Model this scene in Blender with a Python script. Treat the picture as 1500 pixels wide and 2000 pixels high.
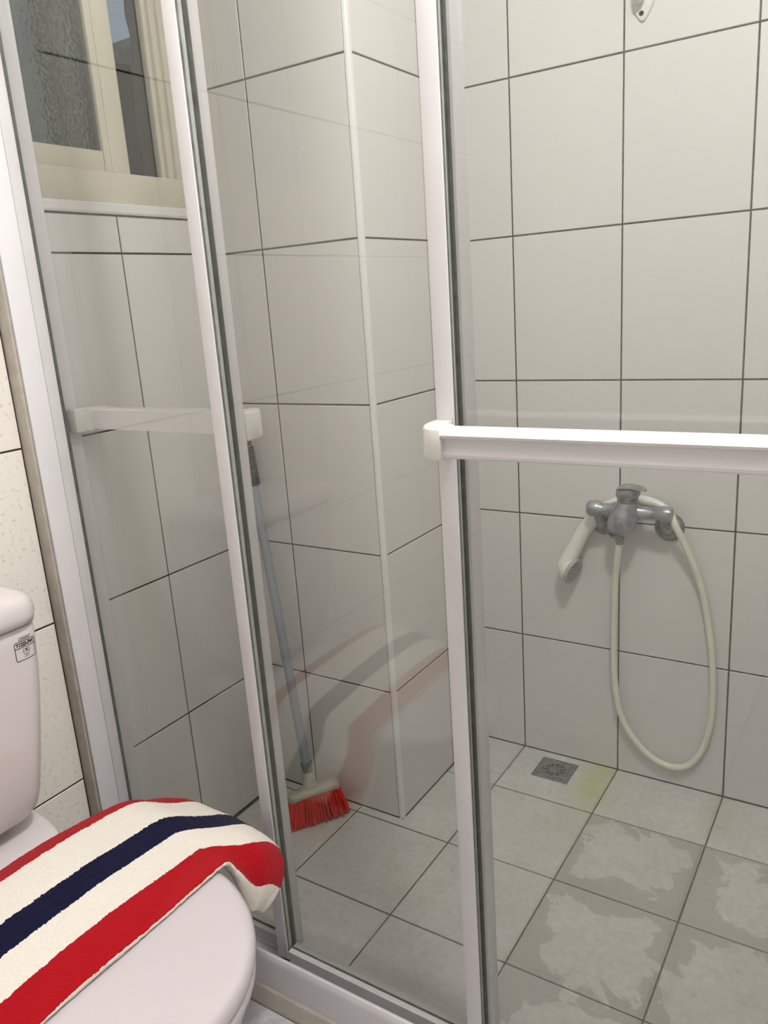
import bpy, bmesh, math, random
from mathutils import Vector, Matrix, noise
from mathutils.bvhtree import BVHTree

random.seed(7)
S = bpy.context.scene
COL = S.collection
for o in list(bpy.data.objects):
    bpy.data.objects.remove(o)

# ------------------------------------------------------------------ camera
cam_d = bpy.data.cameras.new('camera')
cam = bpy.data.objects.new('camera', cam_d)
COL.objects.link(cam)
R = Matrix(((0.84162272, -0.5335779, -0.08346144),
            (0.53581539, 0.80561702, 0.25275104),
            (-0.06762441, -0.25744094, 0.96392484)))   # columns: right, forward, up
right, fwd, up = R.col[0], R.col[1], R.col[2]
rm = Matrix((right, up, -fwd)).transposed()
cam.matrix_world = Matrix.Translation((1.29, -1.7928, 1.1996)) @ rm.to_4x4()
cam_d.sensor_fit = 'VERTICAL'
cam_d.sensor_height = 36.0
cam_d.lens = 1553.1 / 2000 * 36.0
cam_d.clip_start = 0.02
S.camera = cam

# ------------------------------------------------------------------ world: evening sky outside the window
W = bpy.data.worlds.new('evening_sky')
S.world = W
W.use_nodes = True
wn = W.node_tree.nodes
wn['Background'].inputs[0].default_value = (0.36, 0.47, 0.58, 1)
wn['Background'].inputs[1].default_value = 0.52

# ------------------------------------------------------------------ view
S.view_settings.view_transform = 'Standard'
S.view_settings.look = 'None'
S.view_settings.gamma = 1.0
S.view_settings.use_curve_mapping = False
S.view_settings.exposure = 0.0
S.cycles.max_bounces = 14
S.cycles.transparent_max_bounces = 24
S.cycles.sample_clamp_indirect = 4.0
LAMP = (1.19, -1.16, 2.27)          # the ceiling lamp, its bulbs hang below the ceiling
LAMP_W = 17.0

# ------------------------------------------------------------------ helpers
LOC = {}

def link(o, parent=None):
    COL.objects.link(o)
    if parent is not None:
        o.parent = parent
        o.matrix_parent_inverse = Matrix.Translation(-Vector(LOC.get(parent, (0, 0, 0))))
    return o

def tag(o, label=None, cat=None, group=None, kind=None):
    if label: o['label'] = label
    if cat: o['category'] = cat
    if group: o['group'] = group
    if kind: o['kind'] = kind
    return o

def empty(name, loc=(0, 0, 0), label=None, cat=None, group=None, kind=None):
    o = bpy.data.objects.new(name, None)
    o.empty_display_size = 0.05
    o.location = loc
    LOC[o] = Vector(loc)
    COL.objects.link(o)
    return tag(o, label, cat, group, kind)

def from_bm(name, bm, m, parent=None, smooth=False, sharp=None):
    bmesh.ops.recalc_face_normals(bm, faces=bm.faces)
    me = bpy.data.meshes.new(name)
    bm.to_mesh(me)
    bm.free()
    if m: me.materials.append(m)
    if smooth:
        for p in me.polygons: p.use_smooth = True
        if sharp: me.set_sharp_from_angle(angle=math.radians(sharp))
    return link(bpy.data.objects.new(name, me), parent)

def pydata(name, v, f, m, parent=None, smooth=False, sharp=None):
    me = bpy.data.meshes.new(name)
    me.from_pydata([tuple(a) for a in v], [], f)
    bm = bmesh.new(); bm.from_mesh(me)
    bpy.data.meshes.remove(me)
    return from_bm(name, bm, m, parent, smooth, sharp)

def bm_box(bm, lo, hi, bev=0.0, seg=2):
    n = bmesh.new()
    bmesh.ops.create_cube(n, size=1)
    for v in n.verts:
        v.co = Vector([lo[i] + (v.co[i] + .5) * (hi[i] - lo[i]) for i in range(3)])
    if bev > 0:
        bmesh.ops.bevel(n, geom=n.edges[:], offset=bev, segments=seg, profile=.5, affect='EDGES')
    me = bpy.data.meshes.new('t'); n.to_mesh(me); n.free()
    bm.from_mesh(me); bpy.data.meshes.remove(me)
    return bm

def box(name, lo, hi, m, parent=None, bev=0.0, seg=2):
    return from_bm(name, bm_box(bmesh.new(), lo, hi, bev, seg), m, parent, smooth=bev > 0, sharp=50)

def loft(rings, cap=True, closed=True):
    v, f = [], []
    n = len(rings[0])
    for r in rings: v += [Vector(p) for p in r]
    for i in range(len(rings) - 1):
        for j in range(n if closed else n - 1):
            a, b = i * n + j, i * n + (j + 1) % n
            f.append((a, b, b + n, a + n))
    if cap:
        f.append(tuple(range(n - 1, -1, -1)))
        f.append(tuple(range((len(rings) - 1) * n, len(rings) * n)))
    return v, f

def spline(P, n):
    P = [Vector(p) for p in P]
    Q = [P[0] * 2 - P[1]] + P + [P[-1] * 2 - P[-2]]
    out = []
    for i in range(1, len(Q) - 2):
        a, b, c, d = Q[i - 1:i + 3]
        for k in range(n):
            t = k / n
            out.append(.5 * ((2 * b) + (c - a) * t + (2 * a - 5 * b + 4 * c - d) * t * t + (3 * b - a - 3 * c + d) * t ** 3))
    out.append(P[-1])
    return out

def tube_rings(P, rad, sides=16, flat=1.0, up0=None):
    P = [Vector(p) for p in P]
    n = len(P)
    if not hasattr(rad, '__len__'): rad = [rad] * n
    elif len(rad) != n:
        m = len(rad)
        rad = [rad[min(int(i * (m - 1) / (n - 1)), m - 2)] * (1 - ((i * (m - 1) / (n - 1)) - min(int(i * (m - 1) / (n - 1)), m - 2)))
               + rad[min(int(i * (m - 1) / (n - 1)), m - 2) + 1] * ((i * (m - 1) / (n - 1)) - min(int(i * (m - 1) / (n - 1)), m - 2)) for i in range(n)]
    T = [(P[min(i + 1, n - 1)] - P[max(i - 1, 0)]).normalized() for i in range(n)]
    u = Vector(up0) if up0 else (Vector((0, 0, 1)) if abs(T[0].z) < .9 else Vector((1, 0, 0)))
    rings = []
    for i in range(n):
        u = (u - T[i] * u.dot(T[i])).normalized()
        w = T[i].cross(u)
        rings.append([P[i] + (u * math.cos(a) * flat + w * math.sin(a)) * rad[i]
                      for a in [2 * math.pi * k / sides for k in range(sides)]])
    return rings

def tube(name, P, rad, m, parent=None, sides=16, n=0, flat=1.0, up0=None, sharp=40):
    if n: P = spline(P, n)
    v, f = loft(tube_rings(P, rad, sides, flat, up0))
    return pydata(name, v, f, m, parent, True, sharp)

def add_lathe(bm, base, axis, prof, sides=28):
    """prof: list of (distance along axis, radius)"""
    axis = Vector(axis).normalized(); base = Vector(base)
    u = axis.orthogonal().normalized(); w = axis.cross(u)
    rings = [[base + axis * d + (u * math.cos(t) + w * math.sin(t)) * max(r, 1e-5)
              for t in [2 * math.pi * k / sides for k in range(sides)]] for d, r in prof]
    v, f = loft(rings)
    vs = [bm.verts.new(p) for p in v]
    for q in f: bm.faces.new([vs[i] for i in q])
    return bm

def lathe(name, base, axis, prof, m, parent=None, sides=28, sharp=40):
    return from_bm(name, add_lathe(bmesh.new(), base, axis, prof, sides), m, parent, True, sharp)

def prism(name, prof, axis, a, b, m, parent=None, bev=0, smooth=False, sharp=35):
    """profile of 2-D points swept along a main axis from a to b"""
    def P(t, q):
        return {0: (t, q[0], q[1]), 1: (q[0], t, q[1]), 2: (q[0], q[1], t)}[axis]
    v, f = loft([[P(a, q) for q in prof], [P(b, q) for q in prof]])
    return pydata(name, v, f, m, parent, smooth, sharp)

# ------------------------------------------------------------------ materials
def mat(name, col=(.8, .8, .8), rough=.4, metal=0.0, spec=.5, coat=0.0, sheen=0.0, var=0.0):
    m = bpy.data.materials.new(name); m.use_nodes = True
    nt = m.node_tree; b = nt.nodes['Principled BSDF']
    b.inputs['Base Color'].default_value = (*col, 1)
    b.inputs['Roughness'].default_value = rough
    b.inputs['Metallic'].default_value = metal
    b.inputs['Specular IOR Level'].default_value = spec
    b.inputs['Coat Weight'].default_value = coat
    b.inputs['Sheen Weight'].default_value = sheen
    return m

def N(m, t, **kw):
    n = m.node_tree.nodes.new(t)
    for k, v in kw.items(): setattr(n, k, v)
    return n

def L(m, a, b): m.node_tree.links.new(a, b)
def BSDF(m): return m.node_tree.nodes['Principled BSDF']

def noise_tex(m, scale, detail=4, rough=.5, vec=None, dist=0.0):
    n = N(m, 'ShaderNodeTexNoise')
    n.inputs['Scale'].default_value = scale
    n.inputs['Detail'].default_value = detail
    n.inputs['Roughness'].default_value = rough
    n.inputs['Distortion'].default_value = dist
    if vec is None:
        g = N(m, 'ShaderNodeNewGeometry'); vec = g.outputs['Position']
    L(m, vec, n.inputs['Vector'])
    return n

def ramp(m, fac, stops, interp='LINEAR'):
    r = N(m, 'ShaderNodeValToRGB')
    r.color_ramp.interpolation = interp
    e = r.color_ramp.elements
    e[0].position, e[0].color = stops[0][0], (*stops[0][1], 1)
    e[1].position, e[1].color = stops[1][0], (*stops[1][1], 1)
    for p, c in stops[2:]:
        q = e.new(p); q.color = (*c, 1)
    L(m, fac, r.inputs[0])
    return r.outputs[0]

def mixc(m, fac, a, b, mode='MIX'):
    n = N(m, 'ShaderNodeMix', data_type='RGBA', blend_type=mode)
    for s, x in (('Factor', fac), (6, a), (7, b)):
        i = n.inputs[0] if s == 'Factor' else n.inputs[s]
        if hasattr(x, 'default_value'): L(m, x, i)
        elif isinstance(x, tuple): i.default_value = (*x, 1)
        else: i.default_value = x
    return n.outputs[2]

def math_n(m, op, a, b=None, c=None, clamp=False):
    n = N(m, 'ShaderNodeMath', operation=op); n.use_clamp = clamp
    for i, x in enumerate((a, b, c)):
        if x is None: continue
        if hasattr(x, 'default_value'): L(m, x, n.inputs[i])
        else: n.inputs[i].default_value = x
    return n.outputs[0]

def bump(m, h, strength=.1, dist=.01):
    b = N(m, 'ShaderNodeBump')
    b.inputs['Strength'].default_value = strength
    b.inputs['Distance'].default_value = dist
    L(m, h, b.inputs['Height']); L(m, b.outputs[0], BSDF(m).inputs['Normal'])

def rand_tint(m, col, amt):
    oi = N(m, 'ShaderNodeObjectInfo')
    k = math_n(m, 'MULTIPLY_ADD', oi.outputs['Random'], amt, 1 - amt / 2)
    hsv = N(m, 'ShaderNodeHueSaturation')
    L(m, k, hsv.inputs['Value'])
    if isinstance(col, tuple): hsv.inputs['Color'].default_value = (*col, 1)
    else: L(m, col, hsv.inputs['Color'])
    return hsv.outputs[0]

# white glazed wall tile with faint lime haze
def wall_tile_mat():
    m = mat('glazed_white_tile', rough=.22, spec=.45)
    n = noise_tex(m, 5, 5, .6)
    c = ramp(m, n.outputs[0], [(.3, (.70, .687, .66)), (.7, (.708, .695, .668))])
    L(m, rand_tint(m, c, .03), BSDF(m).inputs['Base Color'])
    BSDF(m).inputs['Roughness'].default_value = .27
    bump(m, noise_tex(m, 7, 1).outputs[0], .03, .006)
    return m
M_tile = wall_tile_mat()

def cream_tile_mat():
    m = mat('cream_speckled_tile', rough=.35, spec=.4)
    n = noise_tex(m, 120, 2, .5)
    sp = ramp(m, n.outputs[0], [(.60, (0, 0, 0)), (.68, (1, 1, 1))])
    n3 = noise_tex(m, 3, 3, .5)
    base = ramp(m, n3.outputs[0], [(.35, (.85, .805, .735)), (.65, (.89, .85, .785))])
    L(m, mixc(m, math_n(m, 'MULTIPLY', sp, .35), base, (.42, .36, .30)), BSDF(m).inputs['Base Color'])
    bump(m, noise_tex(m, 60, 3).outputs[0], .08, .003)
    return m
M_cream = cream_tile_mat()

def grout_mat(name, a, b):
    m = mat(name, rough=.85, spec=.2)
    n = noise_tex(m, 120, 4, .65)
    L(m, ramp(m, n.outputs[0], [(.35, a), (.7, b)]), BSDF(m).inputs['Base Color'])
    return m
M_grout = grout_mat('dark_grout', (.055, .05, .04), (.16, .15, .125))
M_grout_floor = grout_mat('floor_grout', (.10, .095, .075), (.20, .19, .155))
M_grout_out = grout_mat('outer_grout', (.035, .025, .018), (.07, .055, .04))

def floor_tile_mat(name, wet):
    m = mat(name, rough=.5, spec=.35)
    g = N(m, 'ShaderNodeNewGeometry')
    pos = g.outputs['Position']
    n1 = noise_tex(m, 9, 6, .65, pos)
    n2 = noise_tex(m, 70, 4, .6, pos)
    base = ramp(m, n1.outputs[0], [(.3, (.585, .575, .535)), (.72, (.70, .69, .655))])
    base = mixc(m, .22, base, ramp(m, n2.outputs[0], [(.35, (.40, .40, .37)), (.65, (.74, .74, .71))]))
    # brown grime flecks
    n4 = noise_tex(m, 22, 5, .7, pos)
    base = mixc(m, ramp(m, n4.outputs[0], [(.60, (0, 0, 0)), (.74, (.45, .45, .45))]), base, (.34, .32, .27))
    rough = .5
    if wet:
        tc = N(m, 'ShaderNodeTexCoord')
        sx = N(m, 'ShaderNodeSeparateXYZ'); L(m, tc.outputs['Object'], sx.inputs[0])
        ax = math_n(m, 'ABSOLUTE', sx.outputs[0]); ay = math_n(m, 'ABSOLUTE', sx.outputs[1])
        e = math_n(m, 'MULTIPLY', math_n(m, 'MAXIMUM', ax, ay), 8.0)       # 1 at the tile's edge
        nz = noise_tex(m, 11, 7, .62, pos, .6)
        nb = noise_tex(m, 4.0, 1, .5, pos)
        s = math_n(m, 'ADD', math_n(m, 'MULTIPLY', e, .50),
                   math_n(m, 'ADD', math_n(m, 'MULTIPLY', nz.outputs[0], 1.25), math_n(m, 'MULTIPLY', nb.outputs[0], .9)))
        w = ramp(m, s, [(.0, (0, 0, 0)), (1, (1, 1, 1))])
        wet_m = ramp(m, math_n(m, 'SUBTRACT', s, .95), [(.445, (0, 0, 0)), (.47, (1, 1, 1))])
        base = mixc(m, math_n(m, 'MULTIPLY', wet_m, .62), base, (.40, .385, .345))
        L(m, ramp(m, wet_m, [(0, (.5, .5, .5)), (1, (.30, .30, .30))]), BSDF(m).inputs['Roughness'])
    # yellow-green algae along two joints beside the drain
    sp = N(m, 'ShaderNodeSeparateXYZ'); L(m, pos, sp.inputs[0])
    X, Y = sp.outputs[0], sp.outputs[1]
    def band(x0, wdt, y0, y1, amt):
        d = math_n(m, 'ABSOLUTE', math_n(m, 'SUBTRACT', X, x0))
        a = math_n(m, 'SUBTRACT', 1.0, math_n(m, 'DIVIDE', d, wdt), clamp=True)
        t = math_n(m, 'DIVIDE', math_n(m, 'SUBTRACT', Y, y0), y1 - y0, clamp=True)
        t = math_n(m, 'MULTIPLY', math_n(m, 'SMOOTH_MIN', t, 1.0, .1), a)
        nn = noise_tex(m, 12, 3, .6, pos)
        return math_n(m, 'MULTIPLY', math_n(m, 'MULTIPLY', t, amt), math_n(m, 'MULTIPLY_ADD', nn.outputs[0], 1.6, .1), clamp=True)
    base = mixc(m, band(.735, .075, -.36, -.10, .75), base, (.50, .53, .20))
    base = mixc(m, band(1.01, .05, -.26, -.06, .40), base, (.46, .48, .22))
    L(m, rand_tint(m, base, .05), BSDF(m).inputs['Base Color'])
    bump(m, n2.outputs[0], .12, .002)
    return m
M_floor = floor_tile_mat('grey_floor_tile', False)
M_floor_wet = floor_tile_mat('grey_floor_tile_with_water_marks', True)

def outer_floor_mat():
    m = mat('pale_marbled_floor_tile', rough=.4)
    v = N(m, 'ShaderNodeTexVoronoi'); v.inputs['Scale'].default_value = 55
    g = N(m, 'ShaderNodeNewGeometry'); L(m, g.outputs['Position'], v.inputs['Vector'])
    n = noise_tex(m, 40, 4, .6)
    c = mixc(m, .5, ramp(m, n.outputs[0], [(.4, (.46, .46, .48)), (.62, (.66, .65, .66))]),
             ramp(m, v.outputs['Color'], [(.3, (.5, .5, .53)), (.7, (.68, .66, .66))]))
    L(m, c, BSDF(m).inputs['Base Color'])
    return m
M_outfloor = outer_floor_mat()

def painted(name, col, rough=.35, var=.04, scale=12, spec=.45):
    m = mat(name, col, rough, spec=spec)
    n = noise_tex(m, scale, 4, .6)
    lo = tuple(c * (1 - var) for c in col); hi = tuple(min(1, c * (1 + var)) for c in col)
    L(m, ramp(m, n.outputs[0], [(.35, lo), (.65, hi)]), BSDF(m).inputs['Base Color'])
    return m
M_alu = painted('white_coated_aluminium', (.665, .645, .655), .28, .02)
M_alu_lit = painted('lit_white_aluminium', (.77, .755, .77), .3, .015)  # coated aluminium with extra light put into its colour, left jamb and inner bar
M_alu_grey = painted('satin_aluminium', (.60, .59, .59), .30, .04)
M_gasket = painted('dark_grey_seal', (.11, .115, .10), .45, .25, 60)
M_gasket_l = painted('pale_green_grey_seal', (.30, .32, .29), .35, .12, 60)
M_plastic = painted('white_plastic', (.74, .735, .73), .3, .015)
M_cap = painted('ivory_plastic', (.72, .705, .66), .32, .02)
M_creamframe = painted('cream_window_frame', (.60, .565, .455), .38, .05, 9)
M_paint = painted('white_ceiling_paint', (.84, .83, .81), .8, .02)
M_beige = painted('beige_sealant', (.44, .40, .345), .55, .10, 30)
M_curb = painted('beige_curb_strip', (.58, .53, .47), .45, .06, 25)
M_ceramic = painted('white_ceramic', (.70, .645, .65), .12, .01, 5, .55)
M_seat = painted('white_toilet_lid', (.60, .545, .57), .16, .008, 5, .5)
M_chrome = painted('dull_chrome', (.36, .375, .39), .33, .28, 45)
BSDF(M_chrome).inputs['Metallic'].default_value = .55
M_chrome_dirty = painted('limescaled_chrome', (.30, .295, .27), .42, .35, 90)
BSDF(M_chrome_dirty).inputs['Metallic'].default_value = .6
M_hose = painted('cream_hose', (.78, .75, .64), .3, .03, 25)
M_shower = painted('ivory_shower_plastic', (.80, .79, .72), .22, .02, 25)
M_face = painted('grey_spray_plate', (.42, .43, .41), .35, .1, 60)
M_steel = painted('worn_steel_grate', (.24, .25, .24), .5, .25, 80)
BSDF(M_steel).inputs['Metallic'].default_value = .5
M_black = painted('black_gap', (.012, .012, .012), .8, .2)
M_pole = painted('grey_blue_pole', (.30, .33, .37), .35, .06, 40)
M_grip = mat('black_foam_grip', (.02, .022, .022), .9)
_n = noise_tex(M_grip, 130, 4, .7)
L(M_grip, ramp(M_grip, _n.outputs[0], [(.45, (.010, .011, .011)), (.72, (.12, .14, .13))]), BSDF(M_grip).inputs['Base Color'])
bump(M_grip, _n.outputs[0], .6, .004)
M_redcap = painted('dark_red_plastic', (.22, .03, .05), .4, .1)
M_block = painted('greige_brush_plastic', (.43, .40, .33), .4, .08, 40)
M_bristle = painted('red_bristle', (.70, .045, .03), .45, .25, 160)
M_ink = painted('black_ink', (.012, .012, .012), .6, .05)
M_ink_grey = painted('grey_ink', (.22, .20, .20), .6, .05)

def glass_mat(name, tint, f0=.043, rough=0.0):
    m = bpy.data.materials.new(name); m.use_nodes = True
    nt = m.node_tree
    nt.nodes.remove(nt.nodes['Principled BSDF'])
    out = nt.nodes['Material Output']
    g = N(m, 'ShaderNodeNewGeometry')
    d = N(m, 'ShaderNodeVectorMath', operation='DOT_PRODUCT')
    L(m, g.outputs['Normal'], d.inputs[0]); L(m, g.outputs['Incoming'], d.inputs[1])
    c = math_n(m, 'SUBTRACT', 1.0, math_n(m, 'ABSOLUTE', d.outputs['Value']), clamp=True)
    f = math_n(m, 'MULTIPLY_ADD', math_n(m, 'POWER', c, 5.0), 1 - f0, f0)
    t = N(m, 'ShaderNodeBsdfTransparent'); t.inputs[0].default_value = (*tint, 1)
    gl = N(m, 'ShaderNodeBsdfGlossy'); gl.inputs['Roughness'].default_value = rough
    gl.inputs[0].default_value = (1, 1, 1, 1)
    mx = N(m, 'ShaderNodeMixShader')
    L(m, f, mx.inputs[0]); L(m, t.outputs[0], mx.inputs[1]); L(m, gl.outputs[0], mx.inputs[2])
    L(m, mx.outputs[0], out.inputs[0])
    return m
M_glass = glass_mat('clear_shower_glass', (.948, .952, .944), f0=.041)
M_winglass = glass_mat('window_glass', (.95, .96, .95))

def pattern_glass():
    m = mat('patterned_window_glass', (.56, .58, .53), .10, spec=.5)
    b = BSDF(m); b.inputs['Transmission Weight'].default_value = 1.0
    b.inputs['IOR'].default_value = 1.25
    v = N(m, 'ShaderNodeTexVoronoi'); v.inputs['Scale'].default_value = 120
    g = N(m, 'ShaderNodeNewGeometry'); L(m, g.outputs['Position'], v.inputs['Vector'])
    bump(m, v.outputs['Distance'], .16, .002)
    return m
M_pattern = pattern_glass()

# ------------------------------------------------------------------ tiles
TILE_T, GAP = .008, .0034
_tm = {}
def tile_mesh(w, h, m):
    """glazed tile lying in XY, face up (+Z at 0), chamfered rim; shared between alike tiles"""
    key = (round(w, 4), round(h, 4), m.name)
    if key not in _tm:
        c = .0011
        a, b = w / 2, h / 2
        v = []
        for (ins, z) in ((0, -TILE_T), (0, -c), (c, 0)):
            v += [(-a + ins, -b + ins, z), (a - ins, -b + ins, z), (a - ins, b - ins, z), (-a + ins, b - ins, z)]
        f = [(8, 9, 10, 11), (3, 2, 1, 0)]
        for k in (0, 4):
            for j in range(4):
                f.append((k + j, k + (j + 1) % 4, k + 4 + (j + 1) % 4, k + 4 + j))
        me = bpy.data.meshes.new('tile'); me.from_pydata(v, [], f); me.update()
        me.materials.append(m)
        _tm[key] = me
    return _tm[key]

ORI = {'x': Matrix(((0, 0, 1), (1, 0, 0), (0, 1, 0))),        # faces +X: local x->Y, y->Z
       '-y': Matrix(((1, 0, 0), (0, 0, -1), (0, 1, 0))),      # faces -Y: local x->X, y->Z
       '-x': Matrix(((0, 0, -1), (-1, 0, 0), (0, 1, 0))),
       'y': Matrix(((-1, 0, 0), (0, 0, 1), (0, 1, 0))),
       'z': Matrix(((1, 0, 0), (0, 1, 0), (0, 0, 1)))}

def lay(parent, face, at, us, vs, m, pick=None, gap=GAP):
    """tiles between the joint lines us (along the face) and vs (up, or Y on a floor)"""
    for i in range(len(us) - 1):
        for j in range(len(vs) - 1):
            mm = pick(us[i], us[i + 1], vs[j], vs[j + 1]) if pick else m
            if mm is None: continue
            w, h = us[i + 1] - us[i] - gap, vs[j + 1] - vs[j] - gap
            if w < .004 or h < .004: continue
            o = bpy.data.objects.new('tile', tile_mesh(w, h, mm))
            u, v = (us[i] + us[i + 1]) / 2, (vs[j] + vs[j + 1]) / 2
            p = {'x': (at, u, v), '-x': (at, u, v), '-y': (u, at, v), 'y': (u, at, v), 'z': (u, v, at)}[face]
            p = Vector(p) + ORI[face].col[2] * random.uniform(-.0004, .0004)
            o.matrix_world = Matrix.Translation(p) @ ORI[face].to_4x4()
            mw = o.matrix_world.copy()
            COL.objects.link(o); o.parent = parent; o.matrix_world = mw

H = .33
ROWS = [H * k for k in range(8)]
TOP = 2.40
TW = .2521
T_X, C_Y = .3756, -.4226        # the pillar's outer corner
R_X = 1.45                      # right wall of the shower
OUT_X = 1.95                    # right wall of the outer room
OUT_Y = -2.75                   # wall behind the camera
GB = .0016                      # grout lies this far behind the tile face

# back wall
bm = bm_box(bmesh.new(), (T_X - .02, GB, -.1), (R_X + .1, .12, TOP))
wall_back = tag(from_bm('wall_back', bm, M_grout), kind='structure')
xs = [T_X] + [.5097 + TW * i for i in range(5)]
xs = [x for x in xs if x < R_X - .01] + [R_X]
lay(wall_back, '-y', 0, xs, ROWS + [TOP], M_tile)

# pillar in the corner
pil = tag(from_bm('wall_pillar', bm_box(bmesh.new(), (-.02, C_Y + GB, -.1), (T_X - GB, .02, TOP)), M_grout), kind='structure')
lay(pil, '-y', C_Y, [-.012, .1175, T_X - .0095], ROWS + [TOP], M_tile)
lay(pil, 'x', T_X, [C_Y + .0095, -.1617, 0], ROWS + [TOP], M_tile)
cx, cy, r = T_X - .0085, C_Y + .0085, .0105
prof = [(cx - .001, cy + .004)] + [(cx + r * math.cos(a), cy + r * math.sin(a)) for a in [math.radians(-90 + 90 * k / 8) for k in range(9)]] + [(cx - .004, cy + .001)]
tag(prism('edge_trim', prof, 2, 0.0, TOP, M_plastic, pil, smooth=True), 'white rounded plastic corner strip')

# left wall: tiled parapet under the window, lintel above, outer part
WZ0, WZ1, WY0, WY1 = 1.405, 2.12, -.955, C_Y
bm = bmesh.new()
bm_box(bm, (-.15, -.9553, -.1), (-GB, C_Y + .01, WZ0 - .012))
bm_box(bm, (-.15, -.9553, WZ1), (-GB - .012, C_Y + .01, TOP))
wall_left = tag(from_bm('wall_left', bm, M_grout), kind='structure')
lay(wall_left, 'x', 0, [-.955, -.6974, C_Y], ROWS[:5] + [WZ0 - .016], M_tile)
lay(wall_left, 'x', -.012, [-.955, -.6974, C_Y], [WZ1, TOP], M_tile)
wl2 = tag(from_bm('wall_left_outer', bm_box(bmesh.new(), (-.15, OUT_Y, -.1), (-GB, -.9555, TOP)), M_grout_out), kind='structure')
lay(wl2, 'x', 0, [OUT_Y, -2.497, -2.244, -1.991, -1.738, -1.485, -1.232, -.979], ROWS + [TOP], M_cream)
# sill bead under the window and the beige strip beside the jamb
sill = prism('trim_1', [(-.03, WZ0 - .014), (.004, WZ0 - .014), (.006, WZ0 - .010), (.006, WZ0 + .003), (.003, WZ0 + .006), (-.03, WZ0 + .006)], 1, -.9555, C_Y - .0005, M_plastic)
tag(sill, kind='structure')
tag(box('trim_2', (-.002, -.979, .04), (.0275, -.973, 1.95), M_beige, bev=.002), kind='structure')

# right partition of the shower and the outer room's walls, floors, ceiling
wr = tag(box('wall_right', (R_X + GB, -1.0, -.1), (OUT_X + .1, .12, TOP), M_grout), kind='structure')
lay(wr, '-x', R_X, [-1.0, -.945, -.696, -.448, -.2, 0], ROWS + [TOP], M_tile)
lay(wr, '-y', -1.0 - GB, [R_X, 1.70, OUT_X], ROWS + [TOP], M_cream)
M_far = painted('greige_wall_paint', (.74, .725, .70), .7, .05)
tag(box('wall_right_outer', (OUT_X, OUT_Y, -.1), (OUT_X + .1, -.9, TOP), M_far), kind='structure')
tag(box('wall_front', (-.15, OUT_Y - .1, -.1), (OUT_X + .1, OUT_Y, TOP), M_far), kind='structure')
tag(box('ceiling', (-.15, OUT_Y - .1, TOP), (OUT_X + .1, .12, TOP + .08), M_paint), kind='structure')

floor = tag(box('floor', (-.15, OUT_Y - .1, -.12), (OUT_X + .1, .12, -.0016), M_grout_floor), kind='structure')
FX = [.006, .258, .510, .762, 1.014, 1.266, R_X]
FY = [-.955, -.944, -.696, -.448, -.200, 0]
DR = (.574, -.119, .670, -.027)      # drain opening
def pick_floor(x0, x1, y0, y1):
    if y0 > -.46 and x0 < .4: return None                       # cut round the pillar below
    if abs(x0 - .510) < .01 and abs(y1) < .01: return None      # tile with the drain
    return M_floor_wet if (x0 > .7 and y1 < -.1) else M_floor
lay(floor, 'z', 0, FX, FY, M_floor, pick_floor)
lay(floor, 'z', 0, [.006, .258], [-.448, C_Y], M_floor)
lay(floor, 'z', 0, [T_X, .510], [-.200, 0], M_floor)
g_ = GAP / 2
pl_ = [(.258 + g_, -.448 + g_), (.510 - g_, -.448 + g_), (.510 - g_, -.2 - g_), (T_X + g_, -.2 - g_), (T_X + g_, C_Y - g_), (.258 + g_, C_Y - g_)]
prism('tile', pl_, 2, -TILE_T, 0, M_floor, floor)              # L-shaped cut round the pillar foot
# tile cut out for the drain: one frame-shaped piece
def frame_tile():
    o_ = [(.510 + GAP / 2, -.2 + GAP / 2), (.762 - GAP / 2, -.2 + GAP / 2), (.762 - GAP / 2, -GAP / 2), (.510 + GAP / 2, -GAP / 2)]
    i_ = [(DR[0], DR[1]), (DR[2], DR[1]), (DR[2], DR[3]), (DR[0], DR[3])]
    v = [(x, y, 0) for x, y in o_ + i_] + [(x, y, -TILE_T) for x, y in o_ + i_]
    f = []
    for k in range(4):
        n = (k + 1) % 4
        f += [(k, n, 4 + n, 4 + k), (k, k + 8, n + 8, n), (4 + k, 4 + n, 12 + n, 12 + k)]
    return pydata('tile', v, f, M_floor, floor)
frame_tile()
lay(floor, 'z', 0, [.0, .252, .504, .756, 1.008, 1.26, 1.512, 1.764, OUT_X], [OUT_Y, -2.49, -2.238, -1.986, -1.734, -1.482, -1.230, -.986], M_outfloor)
tag(prism('trim_3', [(-.986, -.002), (-.9835, .036), (-.981, .041), (-.8895, .041), (-.8895, -.002)], 0, .0005, R_X, M_curb), kind='structure')

# ------------------------------------------------------------------ window
win = empty('window_1', (0, 0, 0), kind='structure')
WX = -.013
fr = bmesh.new()
bm_box(fr, (WX - .09, WY0, WZ0 + .007), (WX, WY1 - .002, 1.470), .0015)          # bottom member
bm_box(fr, (WX - .020, -.512, 1.470), (WX, WY1 - .002, WZ1), .0015)              # right jamb
bm_box(fr, (WX - .09, WY0, WZ1 - .05), (WX, -.512, WZ1), .0015)
bm_box(fr, (WX - .09, WY0, 1.470), (WX, WY0 + .03, WZ1 - .05), .0015)
tag(from_bm('window_frame', fr, M_creamframe, win, True, 50), 'cream window frame')
fb = bmesh.new()
bm_box(fb, (WX - .026, -.528, 1.4705), (WX - .007, -.5125, WZ1 - .05), .001)
bm_box(fb, (WX - .032, -.540, 1.4705), (WX - .015, -.5285, WZ1 - .05), .001)
from_bm('frame_rib', fb, M_creamframe, win, True, 50)
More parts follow.
